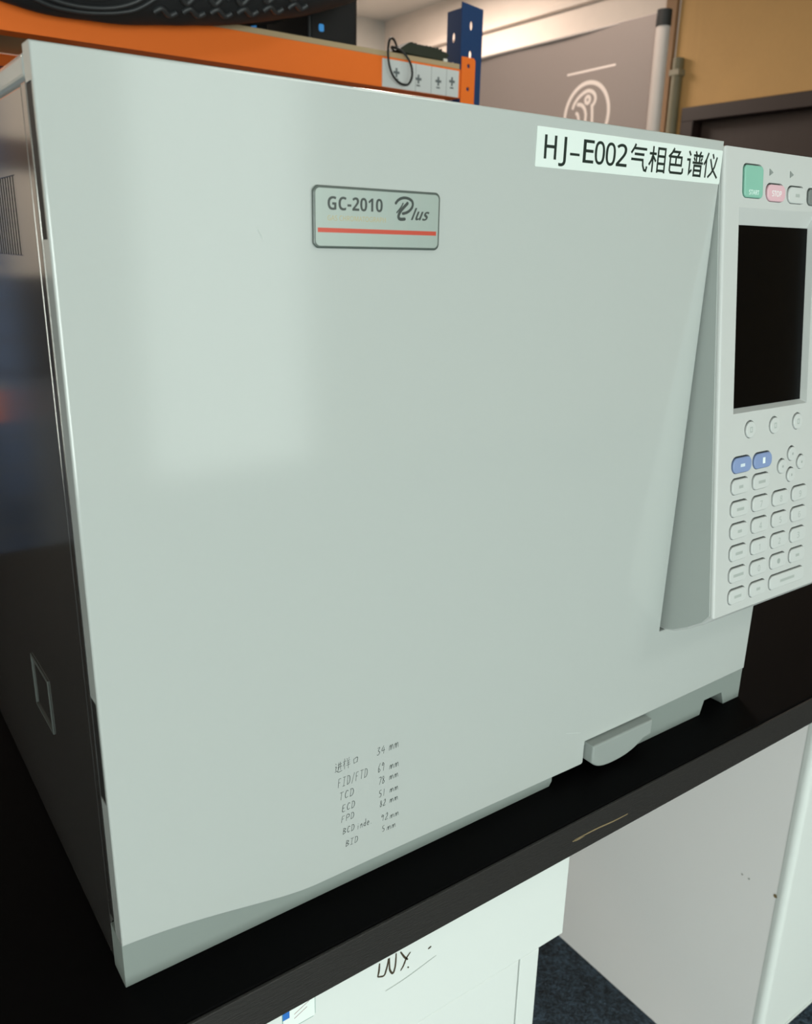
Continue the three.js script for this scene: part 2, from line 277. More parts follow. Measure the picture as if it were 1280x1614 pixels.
    c.lineWidth = 26; c.beginPath(); c.moveTo(915, 120); c.bezierCurveTo(950, 62, 1050, 50, 1105, 92); c.bezierCurveTo(1140, 130, 1095, 200, 1000, 212); c.stroke();
    c.lineWidth = 30; c.beginPath(); c.moveTo(1052, 116); c.bezierCurveTo(1020, 150, 955, 190, 948, 240); c.bezierCurveTo(948, 272, 985, 266, 1020, 262); c.stroke();
    c.lineWidth = 14; c.beginPath(); c.moveTo(1000, 118); c.bezierCurveTo(985, 150, 955, 178, 928, 205); c.stroke();
    c.fillStyle = '#2c3532'; c.save(); c.translate(1085, 268); c.font = 'italic bold 150px sans-serif'; c.transform(1, 0, -0.22, 1, 0, 0); c.fillText('lus', 0, 0, 245); c.restore();
  });
  obj('badge', G(uvOver(slab(roundRect(bx0, by0, bx1, by1, 0.003), 0.0017, 0.0017, 0.0008, 4), bx0, bx1, by0, by1)), std(0xffffff, 0.35, { map: bmap, metalness: 0.1, clearcoat: 0.7, clearcoatRoughness: 0.3 }), door, 'silver rectangular badge with red line');
  // white label with black print
  const lx0 = 0.2528, lx1 = 0.4163, ly0 = 0.4140, ly1 = 0.4341;
  const lmap = canvasMap(1635, 201, (c, w, h) => {
    c.fillStyle = '#d2dcd7'; c.fillRect(0, 0, w, h); c.fillStyle = '#10211c';
    const X = (mm) => (mm - 252.8) * 10, Y = (mm) => (434.1 - mm) * 10;
    const put = (t, l, r, base, size) => { c.save(); c.font = `${size}px sans-serif`; const m = c.measureText(t); const a = m.actualBoundingBoxLeft, b = m.actualBoundingBoxRight; c.translate(X(l), Y(base)); c.scale((X(r) - X(l)) / (a + b), 1); c.fillText(t, a, 0); c.strokeStyle = '#10211c'; c.lineWidth = 2.5; c.strokeText(t, a, 0); c.restore(); };
    const SZ = 165;
    put('H', 258.9, 268, 418.5, SZ); put('J', 270.2, 275.6, 418.5, SZ); c.fillRect(X(278.6), Y(422.7), 76, 13); put('E', 289, 297.5, 418.5, SZ); put('0', 298.3, 306.6, 418.5, SZ); put('0', 307.4, 315.7, 418.5, SZ); put('2', 316.5, 325.8, 418.5, SZ);
    c.strokeStyle = '#10211c'; c.lineWidth = 14; c.lineCap = 'butt'; c.lineJoin = 'miter';
    const glyph = (lines, l, r, top, bot) => { for (const ln of lines) { c.beginPath(); ln.forEach(([u, v], i) => { const x = X(l + ((r - l) * u) / 100), y = Y(top - ((top - bot) * v) / 100); i ? c.lineTo(x, y) : c.moveTo(x, y); }); c.stroke(); } };
    glyph([[[30, 3], [22, 18], [8, 36]], [[25, 18], [90, 18]], [[26, 38], [78, 38]], [[10, 57], [72, 57], [74, 76], [82, 92], [92, 94], [96, 78]]], 327.7, 344.4, 432, 416.6);
    glyph([[[4, 30], [43, 30]], [[24, 3], [24, 98]], [[24, 32], [16, 55], [4, 72]], [[26, 40], [42, 58]], [[53, 98], [53, 9], [93, 9], [93, 98]], [[53, 37], [93, 37]], [[53, 64], [93, 64]], [[53, 90], [93, 90]]], 344.8, 361, 432, 416.8);
    glyph([[[38, 2], [26, 20], [8, 36]], [[30, 15], [70, 15], [58, 34]], [[18, 64], [84, 64], [84, 34], [18, 34], [18, 86], [24, 94], [88, 94], [94, 90], [94, 74]], [[51, 34], [51, 64]]], 362, 378.5, 432.2, 417.2);
    glyph([[[12, 5], [23, 21]], [[3, 37], [20, 37], [20, 88], [35, 74]], [[52, 3], [59, 17]], [[83, 3], [75, 17]], [[40, 19], [97, 19]], [[58, 19], [58, 45]], [[77, 19], [77, 45]], [[44, 26], [50, 39]], [[92, 26], [86, 39]], [[37, 46], [99, 46]], [[48, 99], [48, 57], [89, 57], [89, 99]], [[48, 75], [89, 75]], [[48, 94], [89, 94]]], 380.6, 397.3, 432.2, 416.9);
    glyph([[[28, 3], [18, 28], [3, 50]], [[18, 32], [18, 99]], [[56, 5], [65, 23]], [[86, 16], [74, 55], [56, 80], [35, 97]], [[43, 25], [60, 62], [97, 97]]], 397.8, 413.4, 432.2, 417);
  });
  obj('name_label', G(uvOver(slab(roundRect(lx0, ly0, lx1, ly1, 0.0006), 0.00025, 0.00025, 0), lx0, lx1, ly0, ly1)), std(0xffffff, 0.4, { map: lmap }), door, 'white label strip with black print');
  // handwriting: seven lines, two columns
  const F = { // stroke letters on a 1 x 1 cell
    F: [[[0.1, 0], [0.15, 1]], [[0.15, 1], [0.8, 1]], [[0.12, 0.55], [0.6, 0.55]]], I: [[[0.4, 0], [0.5, 1]], [[0.1, 1], [0.9, 1]], [[0.05, 0], [0.8, 0]]], D: [[[0.15, 0], [0.2, 1]], [[0.05, 1], [0.6, 0.95], [0.85, 0.5], [0.6, 0.08], [0.05, 0]]],
    T: [[[0.05, 1], [0.95, 1]], [[0.5, 1], [0.42, 0]]], C: [[[0.85, 0.85], [0.5, 1], [0.15, 0.55], [0.35, 0.05], [0.85, 0.15]]], E: [[[0.8, 1], [0.2, 0.95], [0.15, 0.5], [0.15, 0.03], [0.85, 0]], [[0.15, 0.52], [0.65, 0.52]]], P: [[[0.1, 0], [0.2, 1], [0.8, 0.9], [0.75, 0.55], [0.15, 0.48]]], B: [[[0.1, 0], [0.15, 1]], [[0.15, 1], [0.75, 0.8], [0.2, 0.52]], [[0.2, 0.52], [0.85, 0.3], [0.1, 0]]],
    '/': [[[0.2, -0.1], [0.8, 1.1]]], '.': [[[0.3, 0], [0.45, 0.08]]], m: [[[0, 0], [0.08, 0.5]], [[0.06, 0.35], [0.3, 0.55], [0.42, 0], [0.5, 0.4], [0.72, 0.55], [0.95, 0]]], i: [[[0.4, 0], [0.45, 0.5]], [[0.45, 0.7], [0.48, 0.76]]], n: [[[0.1, 0], [0.12, 0.5]], [[0.12, 0.35], [0.5, 0.55], [0.8, 0]]], d: [[[0.7, 0.4], [0.35, 0.5], [0.15, 0.15], [0.6, 0.1], [0.75, 1]], [[0.75, 1], [0.72, 0]]], e: [[[0.15, 0.28], [0.75, 0.3], [0.5, 0.55], [0.15, 0.25], [0.4, 0], [0.8, 0.1]]],
    3: [[[0.15, 0.9], [0.7, 0.95], [0.4, 0.55], [0.8, 0.3], [0.4, 0], [0.1, 0.1]]], 4: [[[0.5, 1], [0.1, 0.4], [0.9, 0.4]], [[0.65, 0.75], [0.6, -0.05]]], 6: [[[0.7, 1], [0.2, 0.5], [0.3, 0.03], [0.75, 0.2], [0.3, 0.45]]], 9: [[[0.75, 0.75], [0.4, 0.95], [0.2, 0.65], [0.7, 0.7]], [[0.75, 0.85], [0.65, 0]]], 7: [[[0.1, 0.95], [0.85, 0.95], [0.4, 0]]], 8: [[[0.7, 0.85], [0.3, 0.95], [0.35, 0.6], [0.8, 0.2], [0.35, 0], [0.2, 0.25], [0.75, 0.75]]], 5: [[[0.8, 1], [0.25, 0.95], [0.2, 0.6], [0.75, 0.45], [0.6, 0.03], [0.1, 0.05]]], 1: [[[0.5, 1], [0.45, 0]]], 2: [[[0.15, 0.8], [0.6, 1], [0.7, 0.6], [0.1, 0], [0.9, 0.05]]], ' ': [],
  };
  const lines = [], write = (t, x, y, h, w, lean = 0.12) => { for (const ch of t) { for (const l of F[ch]) lines.push(l.map(([u, v]) => [x + (u * 0.82 + v * lean) * w, y + v * h])); x += ch === ' ' ? w * 0.4 : w; } };
  // first line: three Chinese characters, then the values
  const hz = (list, x, y, s, h = s) => list.forEach((l) => lines.push(l.map(([u, v]) => [x + (u / 100) * s, y + ((100 - v) / 100) * h])));
  hz([[[12, 8], [22, 20]], [[6, 40], [20, 38], [12, 70]], [[2, 84], [20, 76], [50, 92], [96, 88]], [[40, 28], [90, 24]], [[36, 50], [94, 46]], [[54, 8], [50, 60], [40, 78]], [[74, 6], [76, 78]]], 0.1258, 0.0815, 0.0052, 0.0075);
  hz([[[4, 32], [42, 28]], [[24, 4], [22, 96]], [[24, 34], [6, 66]], [[54, 10], [62, 22]], [[86, 6], [78, 20]], [[50, 34], [94, 30]], [[52, 52], [92, 48]], [[46, 70], [98, 66]], [[72, 32], [72, 98]]], 0.1312, 0.0822, 0.0052, 0.0078);
  hz([[[20, 30], [24, 82]], [[22, 32], [80, 22], [76, 78]], [[24, 78], [76, 72]]], 0.1378, 0.0828, 0.0042, 0.006);
  write('34', 0.1545, 0.0833, 0.0052, 0.0034); write('mm', 0.1635, 0.0836, 0.0062, 0.0038);
  write('FID/FTD', 0.1278, 0.0715, 0.0058, 0.0030); write('69', 0.1556, 0.071, 0.0062, 0.0026); write('mm', 0.1640, 0.0702, 0.0052, 0.0037);
  write('TCD', 0.1286, 0.0625, 0.005, 0.0036); write('78', 0.156, 0.0622, 0.0052, 0.0026); write('mm', 0.1640, 0.0628, 0.0048, 0.0036);
  write('ECD', 0.1305, 0.0538, 0.0046, 0.0032); write('51', 0.1565, 0.0532, 0.0048, 0.0026); write('mm', 0.1645, 0.0535, 0.0046, 0.0034);
  write('FPD', 0.1300, 0.0465, 0.0042, 0.0032); write('82', 0.1572, 0.046, 0.0044, 0.0025); write('mm', 0.1645, 0.0462, 0.0044, 0.0034);
  write('BCD', 0.1310, 0.0378, 0.0042, 0.0029); write('inde.', 0.1408, 0.037, 0.0052, 0.0024); write('92', 0.1582, 0.0352, 0.0046, 0.003); write('mm', 0.165, 0.0345, 0.0044, 0.0036);
  write('BID', 0.1330, 0.0282, 0.0042, 0.0031); write('5', 0.1592, 0.0272, 0.0042, 0.0024); write('mm', 0.1628, 0.0268, 0.0044, 0.0036);
  obj('handwriting', G(ribbons(lines, 0.00034, 0.00012)), M.pen, door, 'faint handwritten list of values');
  for (const l of [[[0.318, 0.0408], [0.3255, 0.0385], [0.3336, 0.036]], [[0.0878, 0.3778], [0.0895, 0.3752], [0.0907, 0.3728]]]) obj('scratch', G(ribbons([l], 0.0003, 0.00012)), std(0xb4bcb8, 0.8), door);
}
// console: slanted keypad unit, drawn in its own frame (u right, w down the slope, n out of the face) and tilted 7.13 degrees
const tilt = Math.atan(0.1251), CW = 0.146;
{
  const back = shapeOf([[0.0, 0.4375], [0.0397, 0.1207], [0.032, 0.1132], [0.0195, 0.1048], [0.008, 0.0985], [0.0, 0.0963], [-0.0115, 0.0963], [-0.0115, 0.4375]]);
  // extruded along x: shape x -> world z, so turn about y
  let body = slab(back, 0, CW, 0.0022, 4).rotateY(-Math.PI / 2);      // thick in +x after the turn
  body.computeBoundingBox(); body.translate(-body.boundingBox.min.x, 0, 0);
  // move into the console frame: origin at the top edge, face towards +n
  const R = new THREE.Matrix4().makeRotationX(tilt); // world -> frame
  body.translate(0, -0.438, 0).applyMatrix4(R);
  const uw = (u, w) => [u / 1000, -w / 1000], tools = [];
  const dish = (a, b) => new ConvexGeometry([...a, ...b].map((p) => V(...p)));
  const dpt = -0.005;
  const rim = [[0.0172, -0.0362, 0.0005], [0.1105, -0.0362, 0.0005], [0.1105, -0.1745, 0.0005], [0.0172, -0.1745, 0.0005]];
  tools.push(dish(rim, [[0.0178, -0.0478, dpt], [0.1085, -0.0478, dpt], [0.1085, -0.1712, dpt], [0.0178, -0.1712, dpt]]));
  const keys = [];
  const K = (u, w, kw, kh, r, kind, mark) => keys.push({ u, w, kw, kh, r, kind, mark });
  K(21.2, 10.6, 21.2, 20.4, 3, 'green', 'START'); K(47.8, 21.3, 21.6, 10.9, 4.6, 'pink', 'STOP'); K(73.4, 21.6, 21.8, 10.8, 4.6, 'plain', '-'); K(99, 21.9, 21.8, 10.8, 3, 'grey', '');
  for (let i = 0; i < 3; i++) K(32 + 30.2 * i, 181.2, 11.6, 11.6, 5.7, 'plain', ['o', 'o', 'o'][i]);
  K(17.7, 205.6, 22.2, 11, 4.8, 'blue', '-'); K(43.2, 205.6, 22.2, 11, 4.8, 'blue', '|');
  for (const [u, w] of [[87.3, 205.6], [74.7, 213.7], [100.2, 213.4], [87, 221.6]]) K(u, w, 10.4, 10.4, 5.1, 'plain', '.');
  const rows = [['-', '--'], ['--', '7', '8', '9'], ['-', '4', '5', '6'], ['--', '1', '2', '3'], ['---', '0', '.', '-'], ['--', '-']];
  rows.forEach((r, j) => r.forEach((m, i) => K(17.2 + 25.85 * i, 221 + 16.33 * j, 20.8, 10.8, 4, 'plain', m)));
  K(68.9, 302.7, 46.6, 10.8, 4, 'plain', '--');
  const gap = 1.15;
  for (const k of keys) tools.push(slab(roundRect((k.u - gap) / 1000, -(k.w + k.kh + 0.3) / 1000, (k.u + k.kw + 0.3) / 1000, -(k.w - gap) / 1000, (k.r + gap) / 1000), 0.001, 0.0032, 0, 1, 8));
  const mesh = obj('keypad_console', cut(body, tools), M.console, gc, 'slanted pale grey keypad console with dark screen');
  mesh.position.set(CX - 0.269, 0.438, 0.26); mesh.rotation.x = -tilt;
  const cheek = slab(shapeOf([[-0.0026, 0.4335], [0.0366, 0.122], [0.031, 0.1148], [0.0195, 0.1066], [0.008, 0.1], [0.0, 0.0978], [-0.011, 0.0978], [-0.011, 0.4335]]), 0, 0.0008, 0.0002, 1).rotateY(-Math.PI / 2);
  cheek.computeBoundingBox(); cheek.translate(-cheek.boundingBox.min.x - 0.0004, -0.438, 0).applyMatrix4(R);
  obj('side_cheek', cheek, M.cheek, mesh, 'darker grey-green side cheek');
  obj('screen', box(0.0179, 0.1084, -0.1711, -0.0479, dpt, dpt + 0.0006), M.lcd, mesh, 'black display screen');
  obj('key_gap_shade', box(0.012, 0.124, -0.316, -0.2, -0.0045, -0.0014), M.rubber, mesh); obj('key_gap_shade', box(0.0185, 0.124, -0.0335, -0.0085, -0.0045, -0.0014), M.rubber, mesh);  // dark sheets under the keys stand in for shade in their gaps
  const kc = { green: '#7cb09e', pink: '#cfa9b1', grey: '#6f7573', blue: '#7a8db4', plain: null };
  const maps = new Map();
  const keyMat = (k) => {
    const id = k.kind + k.mark + k.kw; if (maps.has(id)) return maps.get(id);
    const w = 128, h = Math.round((128 * k.kh) / k.kw);
    const map = canvasMap(w, h, (c) => {
      c.fillStyle = kc[k.kind] ?? '#bbbfbd'; c.fillRect(0, 0, w, h);
      c.fillStyle = k.kind === 'plain' ? '#949c98' : '#dfe9e7'; c.textAlign = 'center'; c.textBaseline = 'middle';
      if (/^\d$/.test(k.mark)) { c.font = `${h * 0.62}px sans-serif`; c.fillText(k.mark, w / 2, h * 0.54); }
      else if (k.mark === 'START') { c.font = '26px sans-serif'; c.fillText('START', w / 2, h * 0.84, w * 0.7); }
      else if (k.mark === 'STOP') { c.font = '30px sans-serif'; c.fillText('STOP', w / 2, h * 0.55, w * 0.6); }
      else if (k.mark === 'o') { c.strokeStyle = '#9aa39f'; c.lineWidth = 9; c.strokeRect(w * 0.4, h * 0.36, w * 0.2, h * 0.28); }
      else if (k.mark === '|') { c.fillRect(w * 0.46, h * 0.3, w * 0.14, h * 0.4); }
      else if (k.mark === '.') { c.beginPath(); c.arc(w / 2, h / 2, w * 0.1, 0, 7); c.fill(); }
      else if (k.mark) { const n = k.mark.length; c.globalAlpha = 0.75; c.fillRect(w * (0.5 - 0.09 * n - 0.03), h * 0.42, w * (0.18 * n + 0.06), h * 0.2); }
    });
    const m = std(0xffffff, 0.5, { map }); maps.set(id, m); return m;
  };
  const shapes = new Map();
  const keyGeo = (k) => { const id = [k.kw, k.kh, k.r].join(); if (!shapes.has(id)) shapes.set(id, uvOver(slab(roundRect(0, 0, k.kw / 1000, k.kh / 1000, k.r / 1000), 0.0012, 0.0032, 0.0008, 3, 8), 0, k.kw / 1000, 0, k.kh / 1000)); return shapes.get(id); };
  for (const k of keys) {
    const m = obj('key', keyGeo(k), keyMat(k), mesh, { green: 'large green start key', pink: 'pink stop key', blue: 'blue key', grey: 'dark grey key' }[k.kind]);
    m.position.set(k.u / 1000, -(k.w + k.kh) / 1000, 0);
  }
  for (const u of [50.8, 75.6]) { const s = shapeOf([[u / 1000, -0.0113], [u / 1000, -0.0158], [(u + 4.4) / 1000, -0.01355]]); obj('indicator', slab(s, 0.0003, 0.0006, 0), std(0x7d8481, 0.6), mesh, 'small grey indicator triangle'); }
}

// ---------------------------------------------------------------- storage rack behind the bench
const RX = 1.079, RZ = -1.04;
{
  const t = thing('storage_rack', 'storage rack with orange beam and blue slotted post standing behind the grey-green instrument', 'rack', [0.45, FLOOR, -1.26]);
  const o = (g) => g.translate(-0.45, -FLOOR, 1.26);
  const post = (x0, x1, zf, dir, side) => {
    const s = shapeOf([[x0, FLOOR], [x1, FLOOR], [x1, 0.806], [x0, 0.812]]);
    for (let y = 0.775; y > FLOOR + 0.06; y -= 0.05) {
      const h = new THREE.Path(), c = x0 + (x1 - x0) * 0.46; h.absellipse(c, y, 0.0036, 0.008, 0, Math.PI * 2, true); s.holes.push(h);
    }
    const face = slab(s, 0, 0.0022, 0, 1, 6); if (dir > 0) face.translate(0, 0, zf); else face.translate(0, 0, zf + 0.0022);
    const fz = side < 0 ? x0 : x1, sd = shapeOf([[0, FLOOR], [0.042, FLOOR], [0.042, 0.802], [0, 0.802]]);
    for (let y = 0.755; y > FLOOR + 0.06; y -= 0.05) { const h = new THREE.Path(); h.absellipse(0.022, y, 0.005, 0.009, 0, Math.PI * 2, true); sd.holes.push(h); }
    const wing = slab(sd, 0, 0.0022, 0, 1, 6).rotateY(dir > 0 ? Math.PI / 2 : -Math.PI / 2);
    wing.computeBoundingBox(); wing.translate(fz - (side < 0 ? wing.boundingBox.min.x : wing.boundingBox.max.x), 0, dir > 0 ? zf - 0.0022 - wing.boundingBox.max.z : zf + 0.0022 - wing.boundingBox.min.z);
    return merged([face, wing]);
  };
  for (const [x0, x1, s] of [[1.027, RX, -1], [-0.19, -0.138, 1]]) { obj('post', o(post(x0, x1, RZ, 1, s)), M.blue, t, 'blue slotted steel post'); obj('post', o(post(x0, x1, RZ - 0.44, -1, s)), M.blue, t); }
  const beam = (y, z) => {
    // C-shaped beam with a folded upper lip
    const p = shapeOf([[0, 0], [0.036, 0], [0.036, 0.004], [0.004, 0.004], [0.004, 0.046], [0.036, 0.046], [0.036, 0.05], [0, 0.05]]);
    return merged([slab(p, 0, 1.165, 0.0008, 2).rotateY(Math.PI / 2).translate(-0.1373 + 1.165, 0, 0).translate(0, y, z)]);
  };
  for (const [y, n] of [[0.647, 1], [0.1, 2], [-0.55, 3]]) { obj('beam', o(beam(y, RZ + 0.002)), M.orange, t, 'orange steel beam'); obj('beam', o(box(-0.136, 1.026, y, y + 0.05, RZ - 0.478, RZ - 0.45, 0.002)), M.orange, t); obj('shelf_board', o(box(-0.137, 1.026, y + 0.0505, y + 0.0595, RZ - 0.45, RZ + 0.0005, 0.0012)), M.board, t, 'chipboard shelf board'); }
  for (const [x, f] of [[1.0285, 1], [-0.139 - 0.034, -1]]) {
    const s = shapeOf([[x, 0.625], [x + 0.0335, 0.625], [x + 0.0335, 0.716], [x + 0.029, 0.72], [x, 0.72]]);
    for (const y of [0.705, 0.665]) { const h = new THREE.Path(); h.absarc(x + 0.017, y, 0.0036, 0, Math.PI * 2, true); s.holes.push(h); }
    obj('beam_bracket', o(slab(s, RZ + 0.0035, 0.003, 0.0008, 2)), M.orange, t, 'orange beam end bracket');
  }
  const lm = canvasMap(1024, 280, (c, w, h) => {
    c.fillStyle = '#c9cccb'; c.fillRect(0, 0, w, h); c.fillStyle = '#7d8283'; for (const x of [430, 640, 850]) c.fillRect(x, 0, 5, h);
    c.fillStyle = '#5a6163'; for (const [x, y] of [[180, 120], [470, 150], [740, 140], [930, 120]]) { c.fillRect(x - 40, y - 12, 80, 26); c.fillRect(x - 12, y - 44, 24, 92); c.fillRect(x - 26, y + 60, 50, 16); }
  });
  obj('label_strip', o(uvOver(box(0.846, 1.022, 0.6475, 0.6935, RZ + 0.002, RZ + 0.0034), 0.846, 1.022, 0.6475, 0.6935)), std(0xffffff, 0.5, { map: lm }), t, 'pale label strip with grey marks');
}
// two black electronic boxes on the shelf
const SH = 0.7066;
for (const [i, x0, x1, z1, h, ledx, ledy] of [[0, 0.6, 0.672, RZ - 0.1, 0.2, 0.643, 0.731], [1, 0.728, 0.83, RZ - 0.055, 0.3, 0.752, 0.737]]) {
  const t = thing('electronic_box', ['black electronic box with a blue indicator, half hidden behind the bulging black bag', 'taller black electronic box with blue indicator, right of the bag on the shelf'][i], 'electronics', [(x0 + x1) / 2, SH, z1 - 0.14]);
  const o = (g) => g.translate(-(x0 + x1) / 2, -SH, -(z1 - 0.14));
  obj('case', o(box(x0, x1, SH + 0.006, SH + h, z1 - 0.28, z1, 0.005)), M.black, t);
  obj('front_panel', o(slab(roundRect(x0 + 0.006, SH + 0.012, x1 - 0.006, SH + h - 0.008, 0.004), z1 + 0.003, 0.003, 0.0008)), std(0x0e0f12, 0.3), t);
  const led = obj('indicator_light', o(slab(roundRect(ledx - 0.005, ledy - 0.006, ledx + 0.005, ledy + 0.006, 0.003), z1 + 0.0045, 0.0025, 0.0005)), std(0x3f7fb0, 0.4, { emissive: 0x2f8fe0, emissiveIntensity: 0.35 }), t, 'small blue indicator');
  for (const x of [x0 + 0.008, x1 - 0.02]) obj('foot', o(box(x, x + 0.012, SH, SH + 0.0065, z1 - 0.03, z1 - 0.015, 0.001)), M.dark, t);
}
// dark green module with a cable loop
{
  const t = thing('cable_module', 'flat dark green module with black cable loop on the shelf beside the blue post', 'electronics', [0.95, SH, -1.08]);
  const o = (g) => g.rotateZ(-0.03).translate(0, 0.002, 0), grn = std(0x23281a, 0.55);
  const s = shapeOf([[-0.062, 0.004], [-0.05, 0.012], [-0.036, 0.021], [-0.03, 0.0225], [-0.022, 0.0205], [0.03, 0.0215], [0.038, 0.019], [0.052, 0.0175], [0.058, 0.013], [0.05, 0.006], [0.045, 0.002], [-0.04, 0.001]]);
  obj('case', o(slab(s, 0.03, 0.06, 0.0015, 2)), grn, t);
  const R = rng(4); const teeth = []; for (let i = 0; i < 9; i++) { const x = -0.026 + i * 0.0085; teeth.push(box(x, x + 0.004, 0.0195, 0.023 + R() * 0.002, -0.02 + R() * 0.01, 0.022, 0.0006)); }
  obj('terminal_row', o(merged(teeth)), std(0x2c2618, 0.6), t);
  obj('connector', o(box(0.043, 0.052, -0.0012, 0.006, 0.018, 0.033, 0.001)), std(0xd8d4c8, 0.5), t, 'small white connector');
  const c = (x, y, z) => [x - 0.95, y - SH, z + 1.08];
  obj('cable', tube([c(0.892, 0.716, -1.055), c(0.872, 0.727, -1.04), c(0.857, 0.724, -1.03), c(0.848, 0.704, -1.022), c(0.849, 0.682, -1.02), c(0.858, 0.664, -1.02), c(0.874, 0.6535, -1.02), c(0.891, 0.6535, -1.02), c(0.9, 0.668, -1.02), c(0.897, 0.688, -1.021), c(0.884, 0.708, -1.03), c(0.872, 0.716, -1.045), c(0.886, 0.714, -1.06), c(0.9, 0.714, -1.07)], 0.0021, 90, 8), M.dark, t, 'thin black cable loop');
}
// black ridged bag slumped over the beam
{
  const t = thing('black_bag', 'bulging black bag with ridged webbing, slumped over the orange beam at the top left', 'bag', [0.47, SH, -1.08]);
  const bottom = (x) => { const k = [[0.1, 0.678], [0.2, 0.667], [0.26, 0.664], [0.37, 0.669], [0.44, 0.679], [0.52, 0.69], [0.6, 0.708], [0.66, 0.724], [0.72, 0.741], [0.8, 0.768], [0.9, 0.83]]; for (let i = 1; i < k.length; i++) if (x <= k[i][0]) { const u = (x - k[i - 1][0]) / (k[i][0] - k[i - 1][0]); return k[i - 1][1] + (k[i][1] - k[i - 1][1]) * u; } return 0.83; };
  const sect = (x) => { const y = bottom(x), h = Math.max(0.712, y + 0.004); return [[-1.078, h + 0.004], [-1.06, h], [-1.034, h], [-1.024, y + 0.016], [-1.008, y + 0.003], [-0.985, y], [-0.955, y + 0.012], [-0.93, y + 0.05], [-0.918, y + 0.11], [-0.93, y + 0.19], [-0.96, y + 0.25], [-1.0, y + 0.27], [-1.05, y + 0.25], [-1.08, y + 0.13]]; };
  const nx = 60, nv = 72, pos = [], idx = [], xa = 0.1, xb = 0.86;
  const at = (x, v, lift = 0) => {
    const c = new THREE.CatmullRomCurve3(sect(x).map(([z, y]) => V(0, y, z)), true, 'centripetal'), p = c.getPoint(v), m = V(0, bottom(x) + 0.12, -1.0), e = Math.pow(Math.max(0, 1 - Math.pow(Math.abs((x - 0.48) / 0.382), 6)), 0.4);
    const q = p.clone().lerp(V(0, Math.max(p.y, 0.0), p.z), 0); const d = q.clone().sub(m); const r = m.clone().add(d.clone().multiplyScalar(Math.max(e, 0.02))); const n = d.normalize(); return V(x, r.y + n.y * lift, r.z + n.z * lift);
  };
  for (let i = 0; i <= nx; i++) { const x = xa + ((xb - xa) * i) / nx; for (let j = 0; j < nv; j++) { const v = j / nv, p = at(x, v, 0.0015 * Math.sin(x * 60 + v * 9) * Math.sin(v * 30)); pos.push(p.x, p.y, p.z); } }
  for (let i = 0; i < nx; i++) for (let j = 0; j < nv; j++) { const a = i * nv + j, b = i * nv + ((j + 1) % nv), c = a + nv, d = b + nv; idx.push(a, b, c, b, d, c); }
  const cap = (i) => { const c = pos.length / 3; let s = V(0, 0, 0); for (let j = 0; j < nv; j++) s.add(V(...pos.slice((i * nv + j) * 3, (i * nv + j) * 3 + 3))); s.multiplyScalar(1 / nv); pos.push(s.x, s.y, s.z); for (let j = 0; j < nv; j++) i ? idx.push(i * nv + j, i * nv + ((j + 1) % nv), c) : idx.push(i * nv + ((j + 1) % nv), i * nv + j, c); };
  cap(0); cap(nx);
  const g = new THREE.BufferGeometry(); g.setAttribute('position', new THREE.Float32BufferAttribute(pos, 3)); g.setAttribute('uv', new THREE.Float32BufferAttribute(new Float32Array((pos.length / 3) * 2), 2)); g.setIndex(idx); g.computeVertexNormals();
  const o = (q) => q.translate(-0.47, -SH, 1.08), fab = std(0x17181a, 0.75, { bumpMap: rep(fineBump, 10), bumpScale: 0.0005 }), trim = std(0x2c2e30, 0.5);
  obj('bag_body', o(g), fab, t);
  // piping arcs on the left, webbing loops on the right
  for (const [v0, v1, x0, x1] of [[0.40, 0.46, 0.19, 0.4], [0.42, 0.48, 0.2, 0.4], [0.445, 0.5, 0.21, 0.39]]) { const pts = []; for (let i = 0; i <= 14; i++) { const u = i / 14, x = x0 + (x1 - x0) * u, v = v0 + (v1 - v0) * (4 * (u - 0.5) ** 2); const p = at(x, v, 0.002); pts.push([p.x, p.y, p.z]); } obj('piping', o(tube(pts, 0.0032, 50, 6)), trim, t); }
  for (let r = 0; r < 2; r++) for (let i = 0; i < 6; i++) { const x = 0.4 + 0.043 * i + r * 0.02, v = 0.425 + r * 0.035, pts = []; for (let k = 0; k <= 8; k++) { const u = k / 8, p = at(x + 0.034 * u, v + 0.011 * Math.sin(u * Math.PI * 2), 0.002); pts.push([p.x, p.y, p.z]); } obj('webbing_loop', o(tube(pts, 0.0042, 24, 6)), trim, t); }
}
// maroon carton on the rack's lower shelf
{
  const t = thing('maroon_box', 'dark maroon carton on the rack below the orange beam, at the far left edge', 'box', [0.12, 0.1597, -1.26]);
  const mr = std(0x4a1d1c, 0.7);
  obj('carton', box(-0.24, 0.2, 0, 0.4, -0.18, 0.17, 0.004), mr, t); obj('lid', box(-0.245, 0.205, 0.4, 0.45, -0.185, 0.175, 0.004), std(0x54211f, 0.7), t);
}
